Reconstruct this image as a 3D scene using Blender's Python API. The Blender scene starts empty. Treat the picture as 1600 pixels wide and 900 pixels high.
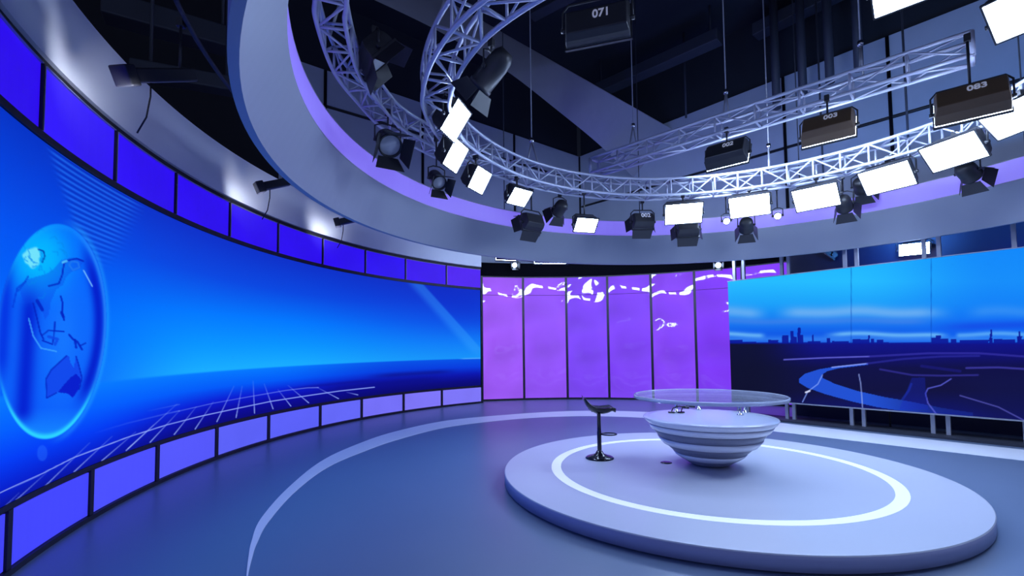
import bpy, math, random
import numpy as np
from mathutils import Matrix, Vector
random.seed(4)
PI = math.pi
S = bpy.context.scene
COL = S.collection

# ------------------------------------------------------------------ camera
FPX, PITCH, ROLL, CY, EYE = 755.3, 0.0494, -0.0106, 505.9, 1.95   # focal length in pixels of a 1600x900 frame
def camera():
    cd = bpy.data.cameras.new('camera'); cam = bpy.data.objects.new('camera', cd); COL.objects.link(cam)
    cd.sensor_fit = 'HORIZONTAL'; cd.sensor_width = 36.0; cd.lens = FPX/1600*36.0
    cd.shift_y = (CY-450)/1600; cd.clip_start = .05; cd.clip_end = 200
    c, s, cp, sp = math.cos(ROLL), math.sin(ROLL), math.cos(PITCH), math.sin(PITCH)
    right = (c, -sp*s, cp*s); up = (-s, -sp*c, cp*c); fwd = (0, cp, sp)
    cam.matrix_world = Matrix(((right[0], up[0], -fwd[0], 0), (right[1], up[1], -fwd[1], 0), (right[2], up[2], -fwd[2], EYE), (0, 0, 0, 1)))
    S.camera = cam
camera()
# ------------------------------------------------------------------ world, exposure
W = bpy.data.worlds.new('world'); S.world = W; W.use_nodes = True
W.node_tree.nodes['Background'].inputs[0].default_value = (.2, .25, .46, 1)
W.node_tree.nodes['Background'].inputs[1].default_value = .85
S.view_settings.view_transform = 'Standard'; S.view_settings.look = 'None'
S.view_settings.exposure = 0.0; S.view_settings.gamma = 1.0; S.view_settings.use_curve_mapping = False
S.cycles.use_denoising = True
S.cycles.max_bounces = 8; S.cycles.transparent_max_bounces = 12
S.cycles.sample_clamp_indirect = 6.0
SOFT_L = 58.0          # radiance of the softlight panels
SOFT_C = (.5, .66, 1.0)

# ------------------------------------------------------------------ pixel -> place helpers (measured from the photograph)
def ray(p):
    x = (p[0]-800)/FPX; z = -(p[1]-CY)/FPX
    c, s = math.cos(ROLL), math.sin(ROLL); x, z = c*x-s*z, s*x+c*z
    c, s = math.cos(PITCH), math.sin(PITCH)
    return np.array([x, c-s*z, s+c*z])
E0 = np.array([0, 0, EYE])
def at(p, z):
    r = ray(p); return E0+r*(z-EYE)/r[2]
def at_depth(p, y):
    r = ray(p); return E0+r*y/r[1]
def on_cyl(p, c, R):
    r = ray(p); d = r[:2]; c = np.array(c); a = d@d; b = -2*d@c; k = c@c-R*R
    return E0+r*(-b+math.sqrt(max(0., b*b-4*a*k)))/(2*a)
def on_plane(p, p0, p1):
    r = ray(p); n = np.array([p1[1]-p0[1], -(p1[0]-p0[0])]); return E0+r*((n@np.array(p0[:2]))/(n@r[:2]))
def project(P):
    cp, sp = math.cos(PITCH), math.sin(PITCH)
    y = cp*P[:, 1]+sp*(P[:, 2]-EYE); z = -sp*P[:, 1]+cp*(P[:, 2]-EYE); x = P[:, 0]/y; z = z/y
    c, s = math.cos(-ROLL), math.sin(-ROLL); x, z = c*x-s*z, s*x+c*z
    return 800+FPX*x, CY-FPX*z

# ------------------------------------------------------------------ materials
def lin(c):
    return tuple((v/255/12.92) if v/255 <= .04045 else ((v/255+.055)/1.055)**2.4 for v in c)
def mat(name, col, rough=.5, metal=0., spec=.5, var=.06, scale=3., bump=0., detail=4., emit=None, estr=0., coat=0.):
    m = bpy.data.materials.new(name); m.use_nodes = True; nt = m.node_tree; b = nt.nodes['Principled BSDF']
    tc = nt.nodes.new('ShaderNodeTexCoord'); nz = nt.nodes.new('ShaderNodeTexNoise'); nz.inputs['Scale'].default_value = scale
    nz.inputs['Detail'].default_value = detail
    nt.links.new(tc.outputs['Object'], nz.inputs['Vector'])
    mx = nt.nodes.new('ShaderNodeMix'); mx.data_type = 'RGBA'
    mx.inputs[6].default_value = tuple(max(0, v*(1-var)) for v in col)+(1,)
    mx.inputs[7].default_value = tuple(min(1, v*(1+var)) for v in col)+(1,)
    nt.links.new(nz.outputs['Fac'], mx.inputs[0]); nt.links.new(mx.outputs[2], b.inputs['Base Color'])
    b.inputs['Roughness'].default_value = rough; b.inputs['Metallic'].default_value = metal
    b.inputs['Specular IOR Level'].default_value = spec
    b.inputs['Coat Weight'].default_value = coat; b.inputs['Coat Roughness'].default_value = .04
    if emit:
        me = nt.nodes.new('ShaderNodeMix'); me.data_type = 'RGBA'
        me.inputs[6].default_value = tuple(v*(1-var*2) for v in emit)+(1,); me.inputs[7].default_value = tuple(v*(1+var*2) for v in emit)+(1,)
        nt.links.new(nz.outputs['Fac'], me.inputs[0]); nt.links.new(me.outputs[2], b.inputs['Emission Color'])
        b.inputs['Emission Strength'].default_value = estr
        m.cycles.emission_sampling = 'AUTO'
    if bump:
        bp = nt.nodes.new('ShaderNodeBump'); bp.inputs['Strength'].default_value = bump; bp.inputs['Distance'].default_value = .17
        nt.links.new(nz.outputs['Fac'], bp.inputs['Height']); nt.links.new(bp.outputs[0], b.inputs['Normal']); nt.links.new(bp.outputs[0], b.inputs['Coat Normal'])
    return m
def screen_mat(name):
    m = bpy.data.materials.new(name); m.use_nodes = True; nt = m.node_tree; b = nt.nodes['Principled BSDF']
    a = nt.nodes.new('ShaderNodeVertexColor'); a.layer_name = 'picture'
    b.inputs['Base Color'].default_value = (.002, .002, .003, 1); b.inputs['Roughness'].default_value = .45
    b.inputs['Specular IOR Level'].default_value = .03
    nt.links.new(a.outputs['Color'], b.inputs['Emission Color']); b.inputs['Emission Strength'].default_value = 1.0
    m.cycles.emission_sampling = 'NONE'
    return m
def glass_mat(name, col, rough=.03, alpha=.25):
    m = bpy.data.materials.new(name); m.use_nodes = True; nt = m.node_tree; nt.nodes.clear()
    o = nt.nodes.new('ShaderNodeOutputMaterial'); t = nt.nodes.new('ShaderNodeBsdfTransparent'); g = nt.nodes.new('ShaderNodeBsdfGlossy')
    d = nt.nodes.new('ShaderNodeBsdfDiffuse'); fr = nt.nodes.new('ShaderNodeFresnel'); fr.inputs[0].default_value = 1.22
    t.inputs[0].default_value = col+(1,); g.inputs['Roughness'].default_value = rough; d.inputs[0].default_value = (.75, .8, .95, 1)
    m1 = nt.nodes.new('ShaderNodeMixShader'); m2 = nt.nodes.new('ShaderNodeMixShader'); m1.inputs[0].default_value = alpha
    nt.links.new(t.outputs[0], m1.inputs[1]); nt.links.new(d.outputs[0], m1.inputs[2])
    nt.links.new(fr.outputs[0], m2.inputs[0]); nt.links.new(m1.outputs[0], m2.inputs[1]); nt.links.new(g.outputs[0], m2.inputs[2])
    nt.links.new(m2.outputs[0], o.inputs[0])
    return m
M = dict(
    floor=mat('studio_floor_paint', (.15, .2, .3), .33, spec=.55, var=.05, scale=.8),
    white_floor=mat('white_floor_paint', (.9, .9, .93), .35, var=.02),
    platform=mat('platform_top_laminate', (.56, .58, .66), .32, spec=.4, var=.02, scale=.7),
    platform_side=mat('platform_side_laminate', (.34, .36, .55), .4, var=.03),
    inlay=mat('platform_inlay_white', (.9, .92, .96), .4, var=.02, emit=(.8, .88, 1.), estr=.28),
    black=mat('black_paint', (.008, .008, .012), .5),
    blackgloss=mat('black_gloss', (.006, .006, .012), .18, spec=.6),
    dark=mat('dark_housing', (.022, .022, .026), .42, spec=.6),
    bronze=mat('bronze_housing', (.16, .1, .055), .35, metal=.3),
    alu=mat('truss_aluminium', (.6, .62, .74), .4, metal=.25, var=.06),
    steel=mat('grey_post_paint', (.36, .37, .42), .4, metal=.3),
    chrome=mat('chrome', (.7, .7, .74), .15, metal=1.),
    band=mat('white_band_plaster', (.8, .81, .86), .55, var=.03, scale=1.),
    ring=mat('ring_fascia_paint', (.37, .39, .45), .5, var=.04, scale=.6),
    wallgrey=mat('acoustic_wall_panel', (.42, .46, .56), .7, var=.08, scale=2.),
    slab=mat('grey_bulkhead', (.36, .36, .42), .6, var=.07),
    ceil=mat('dark_ceiling', (.012, .015, .024), .8),
    duct=mat('dark_duct', (.03, .034, .05), .6),
    void_sheet=mat('black_void_sheet', (.012, .012, .016), .9),
    navy=mat('navy_backing', (.012, .012, .045), .6),
    white=mat('desk_white_lacquer', (.8, .82, .9), .25, var=.02, coat=.3),
    greyband=mat('desk_grey_band', (.2, .21, .29), .35, var=.04),
    lens=mat('fresnel_lens', (.6, .62, .66), .1, spec=.8),
    label=mat('white_lettering', (.85, .85, .88), .5, emit=(.7, .7, .75), estr=.15),  # the lettering is given a faint glow of its own
    uplow=None)
M['soft'] = mat('softlight_diffuser', (.9, .9, .9), .5, var=.0, emit=SOFT_C, estr=SOFT_L)
M['glow'] = mat('lit_lens', (.9, .9, .9), .3, var=.0, emit=SOFT_C, estr=10.)
M['lower'] = [mat('lower_lightbox_%d' % k, (.05, .05, .1), .3, var=.05, scale=1.2, emit=lin(c), estr=.9) for k, c in
              enumerate([(128, 118, 250), (118, 112, 250), (100, 104, 250), (90, 96, 250), (82, 84, 252), (72, 74, 255), (62, 62, 255)])]
M['upper'] = [mat('upper_lightbox_%d' % k, (.03, .02, .1), .3, var=.12, scale=.7, emit=lin(c), estr=.95, spec=.15) for k, c in
              enumerate([(78, 26, 236), (58, 12, 236), (44, 6, 240), (48, 20, 246)])]
M['purple'] = [mat('purple_lightbox_%d' % k, (.025, .012, .06), .5, var=.16, scale=(.92, .84, .99, .87, .95, .8)[k], emit=lin(c), estr=.96, coat=1., bump=1., detail=.6, spec=.1) for k, c in
               enumerate([(158, 86, 246), (146, 80, 246), (124, 66, 244), (126, 64, 244), (134, 66, 245), (128, 56, 246)])]
M['strip'] = mat('ring_light_strip', (.3, .26, .5), .4, var=.1, scale=.35, emit=lin((122, 102, 230)), estr=.8)
M['acrylic'] = glass_mat('clear_acrylic', (.97, .97, 1.), .03, .2)
M['acrylic_edge'] = glass_mat('acrylic_edge', (.85, .88, 1.), .08, .5)

# ------------------------------------------------------------------ mesh helpers
class MB:
    def __init__(s): s.v = []; s.f = []; s.sm = []
    def add(s, v, f, smooth=False):
        o = len(s.v); s.v += [tuple(map(float, a)) for a in v]; s.f += [tuple(i+o for i in q) for q in f]; s.sm += [smooth]*len(f); return s
    def box(s, a, b):
        x0, y0, z0 = a; x1, y1, z1 = b
        v = [(x0, y0, z0), (x1, y0, z0), (x1, y1, z0), (x0, y1, z0), (x0, y0, z1), (x1, y0, z1), (x1, y1, z1), (x0, y1, z1)]
        return s.add(v, [(0, 3, 2, 1), (4, 5, 6, 7), (0, 1, 5, 4), (1, 2, 6, 5), (2, 3, 7, 6), (3, 0, 4, 7)])
    def hexa(s, lo, hi):   # four bottom corners, four top corners
        return s.add(list(lo)+list(hi), [(0, 3, 2, 1), (4, 5, 6, 7), (0, 1, 5, 4), (1, 2, 6, 5), (2, 3, 7, 6), (3, 0, 4, 7)])
    def tube(s, pts, r, n=8, closed=False, cap=True):
        P = [Vector(p) for p in pts]; k = len(P); rings = []; prev = None
        for i in range(k):
            if closed: t = P[(i+1) % k]-P[i-1]
            else: t = P[min(i+1, k-1)]-P[max(i-1, 0)]
            t.normalize()
            if prev is None:
                a = t.cross(Vector((0, 0, 1)))
                if a.length < .1: a = t.cross(Vector((1, 0, 0)))
            else: a = prev-t*prev.dot(t)
            a.normalize(); prev = a; b = t.cross(a)
            rr = r[i] if isinstance(r, (list, tuple)) else r
            rings.append([P[i]+a*rr*math.cos(2*PI*j/n)+b*rr*math.sin(2*PI*j/n) for j in range(n)])
        v = [q for R in rings for q in R]; f = []
        for i in range(k if closed else k-1):
            i2 = (i+1) % k
            f += [(i*n+j, i*n+(j+1) % n, i2*n+(j+1) % n, i2*n+j) for j in range(n)]
        s.add(v, f, True)
        if cap and not closed:
            o = len(s.v)-len(v); s.f += [tuple(o+j for j in range(n))[::-1], tuple(o+(k-1)*n+j for j in range(n))]; s.sm += [False, False]
        return s
    def lathe(s, prof, n=48, c=(0, 0, 0), smooth=True, close=False):
        k = len(prof); v = [(c[0]+r*math.cos(2*PI*j/n), c[1]+r*math.sin(2*PI*j/n), c[2]+z) for r, z in prof for j in range(n)]; f = []
        for i in range(k if close else k-1):
            i2 = (i+1) % k
            f += [(i*n+j, i*n+(j+1) % n, i2*n+(j+1) % n, i2*n+j) for j in range(n)]
        return s.add(v, f, smooth)
    def disc(s, r, z, n=48, c=(0, 0, 0), up=True):
        v = [(c[0]+r*math.cos(2*PI*j/n), c[1]+r*math.sin(2*PI*j/n), c[2]+z) for j in range(n)]
        return s.add(v, [tuple(range(n)) if up else tuple(range(n))[::-1]])
    def arc_sweep(s, c, sec, a0, a1, n=64, smooth=False, cap=True):
        """closed section [(R, z)] swept about centre c from a0 to a1 degrees"""
        k = len(sec); v = []; full = abs(a1-a0) >= 359.9; m = n if full else n+1
        for i in range(m):
            a = math.radians(a0+(a1-a0)*i/n); ca, sa = math.cos(a), math.sin(a)
            v += [(c[0]+R*ca, c[1]+R*sa, z) for R, z in sec]
        f = []
        for i in range(n):
            i2 = (i+1) % m
            f += [(i*k+j, i2*k+j, i2*k+(j+1) % k, i*k+(j+1) % k) for j in range(k)]
        s.add(v, f, smooth)
        if cap and not full:
            o = len(s.v)-len(v); s.f += [tuple(o+j for j in range(k)), tuple(o+(m-1)*k+j for j in range(k))[::-1]]; s.sm += [False, False]
        return s
    def xf(s, mtx):
        s.v = [tuple(mtx @ Vector(p)) for p in s.v]; return s
    def build(s, name, m, parent=None, loc=None, bevel=0., fix=True):
        me = bpy.data.meshes.new(name); me.from_pydata(s.v, [], s.f); me.polygons.foreach_set('use_smooth', s.sm)
        me.materials.append(m)
        if fix:
            import bmesh
            b = bmesh.new(); b.from_mesh(me); bmesh.ops.recalc_face_normals(b, faces=b.faces[:]); b.to_mesh(me); b.free()
        me.update(); o = bpy.data.objects.new(name, me); COL.objects.link(o)
        if parent: o.parent = parent
        if loc is not None: o.location = loc
        if bevel:
            bv = o.modifiers.new('bevel', 'BEVEL'); bv.width = bevel; bv.segments = 2; bv.limit_method = 'ANGLE'; bv.angle_limit = .6
        return o
def empty(name, loc, rz=0.):
    o = bpy.data.objects.new(name, None); COL.objects.link(o); o.location = tuple(map(float, loc)); o.rotation_euler.z = rz
    o.empty_display_size = .1; return o
def tag(o, label, cat, group=None):
    o['label'] = label; o['category'] = cat
    if group: o['group'] = group
    return o
def struct(o, label, cat):
    o['kind'] = 'structure'; o['label'] = label; o['category'] = cat; return o
def text(body, size, m, parent, loc, rot, name='number_lettering'):
    cu = bpy.data.curves.new(name, 'FONT'); cu.body = body; cu.size = size; cu.extrude = .003; cu.align_x = 'CENTER'; cu.align_y = 'CENTER'
    cu.offset = .004
    cu.materials.append(m); tmp = bpy.data.objects.new(name, cu); COL.objects.link(tmp)
    bpy.context.view_layer.update()
    me = bpy.data.meshes.new_from_object(tmp.evaluated_get(bpy.context.evaluated_depsgraph_get())); bpy.data.objects.remove(tmp)
    o = bpy.data.objects.new(name, me); COL.objects.link(o); o.parent = parent; o.location = loc; o.rotation_euler = rot; return o
ORD = ['first', 'second', 'third', 'fourth', 'fifth', 'sixth', 'seventh', 'eighth', 'ninth', 'tenth', 'eleventh', 'twelfth']

# ------------------------------------------------------------------ layout constants
LC, LR = np.array([5.53, 8.65]), 10.87          # curved video wall
RC = np.array([3.41, 6.63])                      # ceiling ring and round truss
PCN, PR = np.array([1.7, 8.2]), 10.0             # purple wall arc
SA, SB = at((1218, 657), 0), at((1600, 697), 0)  # foot of the flat screen
SD = (SB-SA)/np.linalg.norm(SB-SA); SN = np.array([-SD[1], SD[0], 0.])   # along / away from the camera
if SN[1] < 0: SN = -SN
PLAT = np.array([2.83, 7.12, 0.])
CORNER = np.array([3.21, 22.12, 0.]); WL = np.array([-9.66, -7.72, 0.]); WL /= np.linalg.norm(WL); WRt = np.array([8.51, -9.52, 0.]); WRt /= np.linalg.norm(WRt)

# ------------------------------------------------------------------ room shell
fl = MB().box((-26, -8, -.3), (34, 40, 0)).build('floor', M['floor']); struct(fl, 'blue grey glossy studio floor', 'floor')
ce = MB().box((-26, -8, 13.2), (34, 40, 13.5)).build('ceiling', M['ceil']); struct(ce, 'dark studio ceiling high above the lighting', 'ceiling')
def wall_between(name, p, d, length, z0, z1, m, label, thick=.3):
    d = Vector(d); n = Vector((-d.y, d.x, 0));
    if n.dot(Vector(p)-Vector((3, 7, 0))) < 0: n = -n
    a = Vector(p); b = a+d*length
    lo = [a, b, b+n*thick, a+n*thick]
    o = MB().hexa([q+Vector((0, 0, z0)) for q in lo], [q+Vector((0, 0, z1)) for q in lo]).build(name, m)
    return struct(o, label, 'wall'), n
LWALL = float(np.dot(on_plane((438, 80), CORNER, CORNER+WL)-CORNER, WL))
wl, nL = wall_between('wall_left', CORNER, WL, LWALL, 0, 10.8, M['wallgrey'], 'grey panelled studio wall left of the far corner')
wr, nR = wall_between('wall_right', CORNER, WRt, 24, 0, 10.8, M['wallgrey'], 'grey panelled studio wall right of the far corner')
def seams(parent, pts_h, pts_v, d, n, length):
    mb = MB(); d = Vector(d); n = Vector(n); P = Vector(CORNER)
    def bar(a, b, w=.05):
        mb.tube([a-n*.0, b-n*.0], w, 4)
    for z in pts_h: bar(P+d*.1+Vector((0, 0, z)), P+d*length+Vector((0, 0, z)))
    for t in pts_v: bar(P+d*t+Vector((0, 0, .2)), P+d*t+Vector((0, 0, 10.78)), .06)
    o = mb.build('panel_seam', M['black'], parent); return o
tv = lambda p, d: float(np.dot(on_plane(p, CORNER, CORNER+d)-CORNER, d))
seams(wr, [on_plane((1400, 181), CORNER, CORNER+WRt)[2], 5.6, 3.], [.02, tv((1226, 190), WRt), tv((1388, 100), WRt), tv((1388, 100), WRt)*1.42], WRt, nR, 23.8)
seams(wl, [on_plane((530, 172), CORNER, CORNER+WL)[2], 5.6, 3.], [tv((803, 230), WL), tv((660, 180), WL), tv((508, 130), WL)], WL, nL, LWALL-.1)
pu = CORNER+WL*LWALL
wd, _ = wall_between('wall_far_left', pu, WL, 14, 0, 13.2, M['void_sheet'], 'added black sheet darkening the void behind the curved video wall')  # black sheet added so the void stays dark where panelled wall would show
for nm, p, d, L in (('wall_left_upper', CORNER, WL, 28), ('wall_right_upper', CORNER, WRt, 24)):
    w_, n_ = wall_between(nm, CORNER+np.array([0, 0, 0]), d, L, 10.8, 13.2, M['ceil'], 'dark wall above the grey panels')
    w_.location = tuple(n_*.12)
# ------------------------------------------------------------------ floor inlay band (child of the floor)
def spline(P, n):
    us = np.linspace(0, len(P)-1, n); out = []
    for u in us:      # Catmull-Rom through the measured points
        i = min(int(u), len(P)-2); t = u-i; a, b, c, d = P[max(i-1, 0)], P[i], P[i+1], P[min(i+2, len(P)-1)]
        out.append(.5*((2*b)+(c-a)*t+(2*a-5*b+4*c-d)*t*t+(3*b-a-3*c+d)*t**3))
    return out
def floor_band():
    o_ = [(385, 925), (385, 900), (388, 872), (393, 846), (408, 810), (450, 762.5), (500, 722), (550, 697.5), (615, 675), (700, 657), (800, 647.5), (875, 643), (945, 642), (1040, 645), (1125, 651), (1210, 660), (1360, 677), (1480, 690), (1600, 703), (1700, 715)]
    i_ = [(386.5, 925), (387.5, 900), (394, 872), (402, 848), (420, 815), (462, 768), (511, 731), (560, 709), (622, 687), (703, 667), (800, 655.5), (875, 651), (945, 650.5), (1040, 655), (1125, 665), (1200, 673), (1360, 692), (1480, 706), (1600, 720), (1700, 732)]
    out = spline([at(p, 0)[:2] for p in o_], 150); inn = spline([at(p, 0)[:2] for p in i_], 150)
    v = [(x, y, .004) for x, y in out]+[(x, y, .004) for x, y in inn]; k = len(out)
    v += [(x, y, -.02) for x, y in out]+[(x, y, -.02) for x, y in inn]
    f = [(i, i+1, k+i+1, k+i) for i in range(k-1)]+[(i, 2*k+i, 2*k+i+1, i+1) for i in range(k-1)]+[(k+i, k+i+1, 3*k+i+1, 3*k+i) for i in range(k-1)]
    o = MB().add(v, f).build('floor_inlay', M['white_floor'], fl); o['label'] = 'broad white curved band set into the floor'
floor_band()

# ------------------------------------------------------------------ curved video wall and its rows of light panels
A_END = 127.7; A_FAR = 218.0
def cyl_panel(c, R, a0, a1, z0, z1, th, name, m, parent=None, n=10, outward=True):
    R2 = R+th
    return MB().arc_sweep(c, [(R, z0), (R, z1), (R2, z1), (R2, z0)], a0, a1, n, False).build(name, m, parent)
bk = MB().arc_sweep(LC, [(LR+.02, 0), (LR+.02, 4.85), (LR+.36, 4.85), (LR+.36, 0)], A_END-.15, A_FAR, 80).build('wall_curved', M['black']); struct(bk, 'black curved wall carrying the long video screen', 'wall')
bd = MB().arc_sweep(LC, [(LR-.02, 4.86), (LR-.02, 5.74), (LR+.1, 5.76), (LR+.3, 5.76), (LR+.3, 4.86)], A_END-.15, A_FAR, 90).build('trim_1', M['band']); struct(bd, 'pale curved bulkhead band above the violet panels', 'wall')
bb = MB().arc_sweep(LC, [(LR-.03, 0), (LR-.03, .055), (LR+.07, .055), (LR+.07, 0)], A_END-.1, A_FAR, 90).build('baseboard_left', M['black']); struct(bb, 'black plinth under the lower light panels', 'trim')

def inpoly(X, Y, poly):
    r = np.zeros(X.shape, bool); n = len(poly)
    for i in range(n):
        x0, y0 = poly[i]; x1, y1 = poly[(i+1) % n]
        if y0 == y1: continue
        c = ((y0 > Y) != (y1 > Y)) & (X < (x1-x0)*(Y-y0)/(y1-y0)+x0); r ^= c
    return r
def segd(X, Y, a, b):
    dx, dy = b[0]-a[0], b[1]-a[1]; L = dx*dx+dy*dy+1e-9
    t = np.clip(((X-a[0])*dx+(Y-a[1])*dy)/L, 0, 1); return np.hypot(X-a[0]-t*dx, Y-a[1]-t*dy), t
def sm(x, a, b):
    t = np.clip((x-a)/(b-a), 0, 1); return t*t*(3-2*t)
def blend(C, a, col):
    a = np.clip(a, 0, 1)[..., None]; C[:] = C*(1-a)+np.array(col, float)*a
def stroke(C, X, Y, pts, w, col, al=1., fade=None):
    x0 = min(p[0] for p in pts)-w*3; x1 = max(p[0] for p in pts)+w*3; y0 = min(p[1] for p in pts)-w*3; y1 = max(p[1] for p in pts)+w*3
    k = np.nonzero((X > x0) & (X < x1) & (Y > y0) & (Y < y1))[0]
    if not len(k): return
    x, y = X[k], Y[k]; d = np.full(len(k), 1e9); tt = np.zeros(len(k)); n = len(pts)-1
    for i in range(n):
        e, t = segd(x, y, pts[i], pts[i+1]); b = e < d; d = np.where(b, e, d); tt = np.where(b, (i+t)/n, tt)
    a = al*(1-sm(d, w*.4, w*.5+.9))
    if fade: a = a*(1-tt*fade)
    c = C[k]; blend(c, a, col); C[k] = c
def ramp(v, stops):
    xs = [s[0] for s in stops]; return np.stack([np.interp(v, xs, [s[1][k] for s in stops]) for k in range(3)], -1)
def paint_left(X, Y, v):
    """the picture shown on the curved screen; v = height fraction"""
    up_mid = ramp(v, [(.28, (26, 176, 255)), (.42, (6, 150, 255)), (.58, (0, 122, 255)), (.78, (8, 72, 225)), (1., (14, 48, 200))])
    up_rt = ramp(v, [(.28, (24, 150, 250)), (.45, (14, 124, 248)), (.65, (10, 84, 232)), (.85, (12, 58, 212)), (1., (14, 48, 200))])
    up_lf = ramp(v, [(.28, (4, 96, 250)), (.5, (0, 104, 252)), (.7, (0, 84, 240)), (.88, (0, 62, 216)), (1., (4, 50, 196))])
    r = sm(X, 430, 720)[..., None]; l = (1-sm(X, 60, 330))[..., None]
    C = up_mid*(1-r)+up_rt*r; C = C*(1-l)+up_lf*l
    lo_lf = ramp(v, [(0, (6, 14, 150)), (.05, (4, 30, 205)), (.12, (0, 60, 245)), (.2, (0, 96, 255)), (.285, (4, 122, 255))])
    lo_rt = ramp(v, [(0, (8, 8, 104)), (.06, (10, 10, 130)), (.13, (10, 22, 176)), (.2, (6, 60, 222)), (.285, (6, 84, 232))])
    lo_md = ramp(v, [(0, (8, 8, 118)), (.07, (10, 8, 160)), (.13, (8, 28, 210)), (.2, (0, 90, 248)), (.285, (2, 122, 255))])
    r = sm(X, 420, 640)[..., None]; l = (1-sm(X, 120, 360))[..., None]
    D = lo_md*(1-r)+lo_rt*r; D = D*(1-l)+lo_lf*l
    h = sm(v, .278, .292)[..., None]; C = D*(1-h)+C*h
    # soft darker cloud streaks below the horizon at the far end
    for x0, x1, vv, w, a in ((560, 720, .165, .02, .5), (430, 600, .135, .012, .35), (480, 700, .1, .03, .4)):
        blend(C, a*np.exp(-((v-vv)/w)**2)*sm(X, x0, x0+60)*(1-sm(X, x1-40, x1)), (10, 10, 120))
    blend(C, .8*np.exp(-((v-.287)/.006)**2)*sm(X, 715, 728), (90, 180, 255))
    # slanting light ray, far end
    e = (X-650)-(Y-450)*.9; b = sm(e, -12, 6)*(1-sm(e, 14, 19))*sm(v, .27, .4)
    blend(C, .38*b, (60, 165, 255)); blend(C, .3*sm(e, 14, 20)*(1-sm(e, 40, 120))*sm(v, .5, .8), (8, 30, 190))
    # fine scan stripes near the upper edge
    e = X-75-(Y-240)*.33; mask = sm(e, -4, 14)*(1-sm(X+(Y-330)*.5, 188, 232))*sm(v, .66, .8)
    st = .5+.5*np.cos(2*PI*v/.0175)
    blend(C, .55*mask*st, (40, 130, 250)); blend(C, .35*mask*(1-st), (0, 30, 170))
    # globe
    xc = 80-(Y-518)*.06; q = np.hypot((X-xc)/86, (Y-518)/169.); ins = 1-sm(q, .985, 1.005); nx = (X-xc)/86; ny = (Y-518)/169.
    G = ramp(ny, [(-1, (0, 110, 250)), (-.5, (4, 104, 252)), (.1, (12, 104, 250)), (.7, (8, 96, 250)), (1, (20, 140, 255))])
    blend(G, .9*np.exp(-((nx+.42)/.17)**2)*sm(ny, -.6, -.2)*(1-sm(ny, .72, .9)), (0, 26, 205))
    blend(G, .9*np.exp(-((q-.86)/.1)**2)*sm(nx, .35, .75)*(1-sm(ny, .45, .8)), (0, 22, 198))
    blend(G, .8*np.exp(-((nx+.86)/.14)**2)*(1-sm(ny, .2, .6)), (0, 40, 220))
    blend(G, .5*np.exp(-((nx-.22)/.25)**2)*np.exp(-((ny-.1)/.5)**2), (26, 128, 255))
    blend(G, .95*np.exp(-(((X-62)/46)**2+((Y-404)/54)**2)**1.5), (0, 186, 255))
    wb = np.hypot((X-50)/15, (Y-402)/18)+.09*np.sin(3*np.arctan2(Y-402, X-50)+1)+.05*np.sin(7*np.arctan2(Y-402, X-50)); blend(G, 1-sm(wb, .75, 1.), (112, 226, 250))
    aus = [(72, 592), (80, 578), (88, 571), (93, 566), (100, 560), (104, 556), (108, 557), (110, 566), (115, 575), (119, 557), (123, 570), (128, 590), (124, 608), (114, 622), (106, 616), (100, 609), (88, 614), (73, 622)]
    blend(G, inpoly(X, Y, aus)*.85, (16, 66, 232))
    blend(G, inpoly(X, Y, [(101, 600), (110, 590), (119, 584), (126, 592), (123, 608), (114, 621), (106, 615), (90, 613)])*.9, (4, 22, 200))
    DK = (0, 30, 190); LT = (60, 160, 255)
    asia = [(58, 432), (72, 428), (84, 420), (96, 406), (112, 402), (130, 406), (126, 420), (112, 425), (104, 432), (98, 446), (88, 452), (80, 470), (76, 492), (70, 500), (66, 484), (58, 470), (46, 474), (36, 470), (30, 452), (44, 436)]
    blend(G, inpoly(X, Y, asia)*.35, (10, 60, 226))
    for k in range(26):
        a = random.random()*6.28; r0 = random.random()*44; stroke(G, X, Y, [(62+r0*math.cos(a), 410+r0*1.2*math.sin(a)), (62+(r0+6)*math.cos(a+.12), 410+(r0+6)*1.2*math.sin(a+.12)), (62+(r0+5)*math.cos(a+.26), 410+(r0+5)*1.2*math.sin(a+.26))], 1.2, (0, 130, 235), .5)
    for pts, w, c in (([(72, 592), (80, 578), (93, 566), (104, 556)], 1.4, DK), ([(72, 592), (73, 622), (88, 614)], 1.2, DK), ([(119, 557), (123, 570), (128, 590), (124, 608)], 1.4, DK),
                      ([(108, 523), (114, 530), (121, 534), (128, 546)], 2.6, DK), ([(117, 531), (119, 543)], 3, DK), ([(126, 540), (134, 536)], 1.4, DK),
                      ([(95, 463), (98, 474), (97, 486), (100, 500)], 2.2, DK), ([(96, 488), (99, 495)], 4, DK),
                      ([(58, 470), (64, 480), (66, 484)], 5, DK), ([(52, 474), (58, 498), (63, 520), (68, 530)], 2, DK), ([(45, 498), (52, 525), (64, 544), (88, 549)], 1.6, LT),
                      ([(66, 524), (76, 516), (100, 518)], 1.4, DK), ([(66, 532), (82, 538), (84, 526), (86, 503)], 1.6, DK), ([(76, 526), (90, 530), (86, 538)], 4, (10, 70, 228)),
                      ([(76, 447), (92, 443), (97, 430), (100, 412), (106, 407), (120, 404), (130, 408)], 2, DK), ([(98, 410), (104, 408)], 3, (90, 200, 255)),
                      ([(108, 414), (112, 408), (122, 410), (124, 418), (114, 422), (108, 414)], 2, (30, 120, 240)), ([(28, 455), (36, 445), (44, 432)], 2, (0, 70, 220)),
                      ([(60, 390), (68, 392), (70, 400), (66, 410)], 1.6, (0, 60, 170)), ([(131, 423), (144, 447)], 1.4, (120, 190, 255)), ([(20, 480), (27, 450), (40, 440)], 2, (0, 60, 220))):
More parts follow.
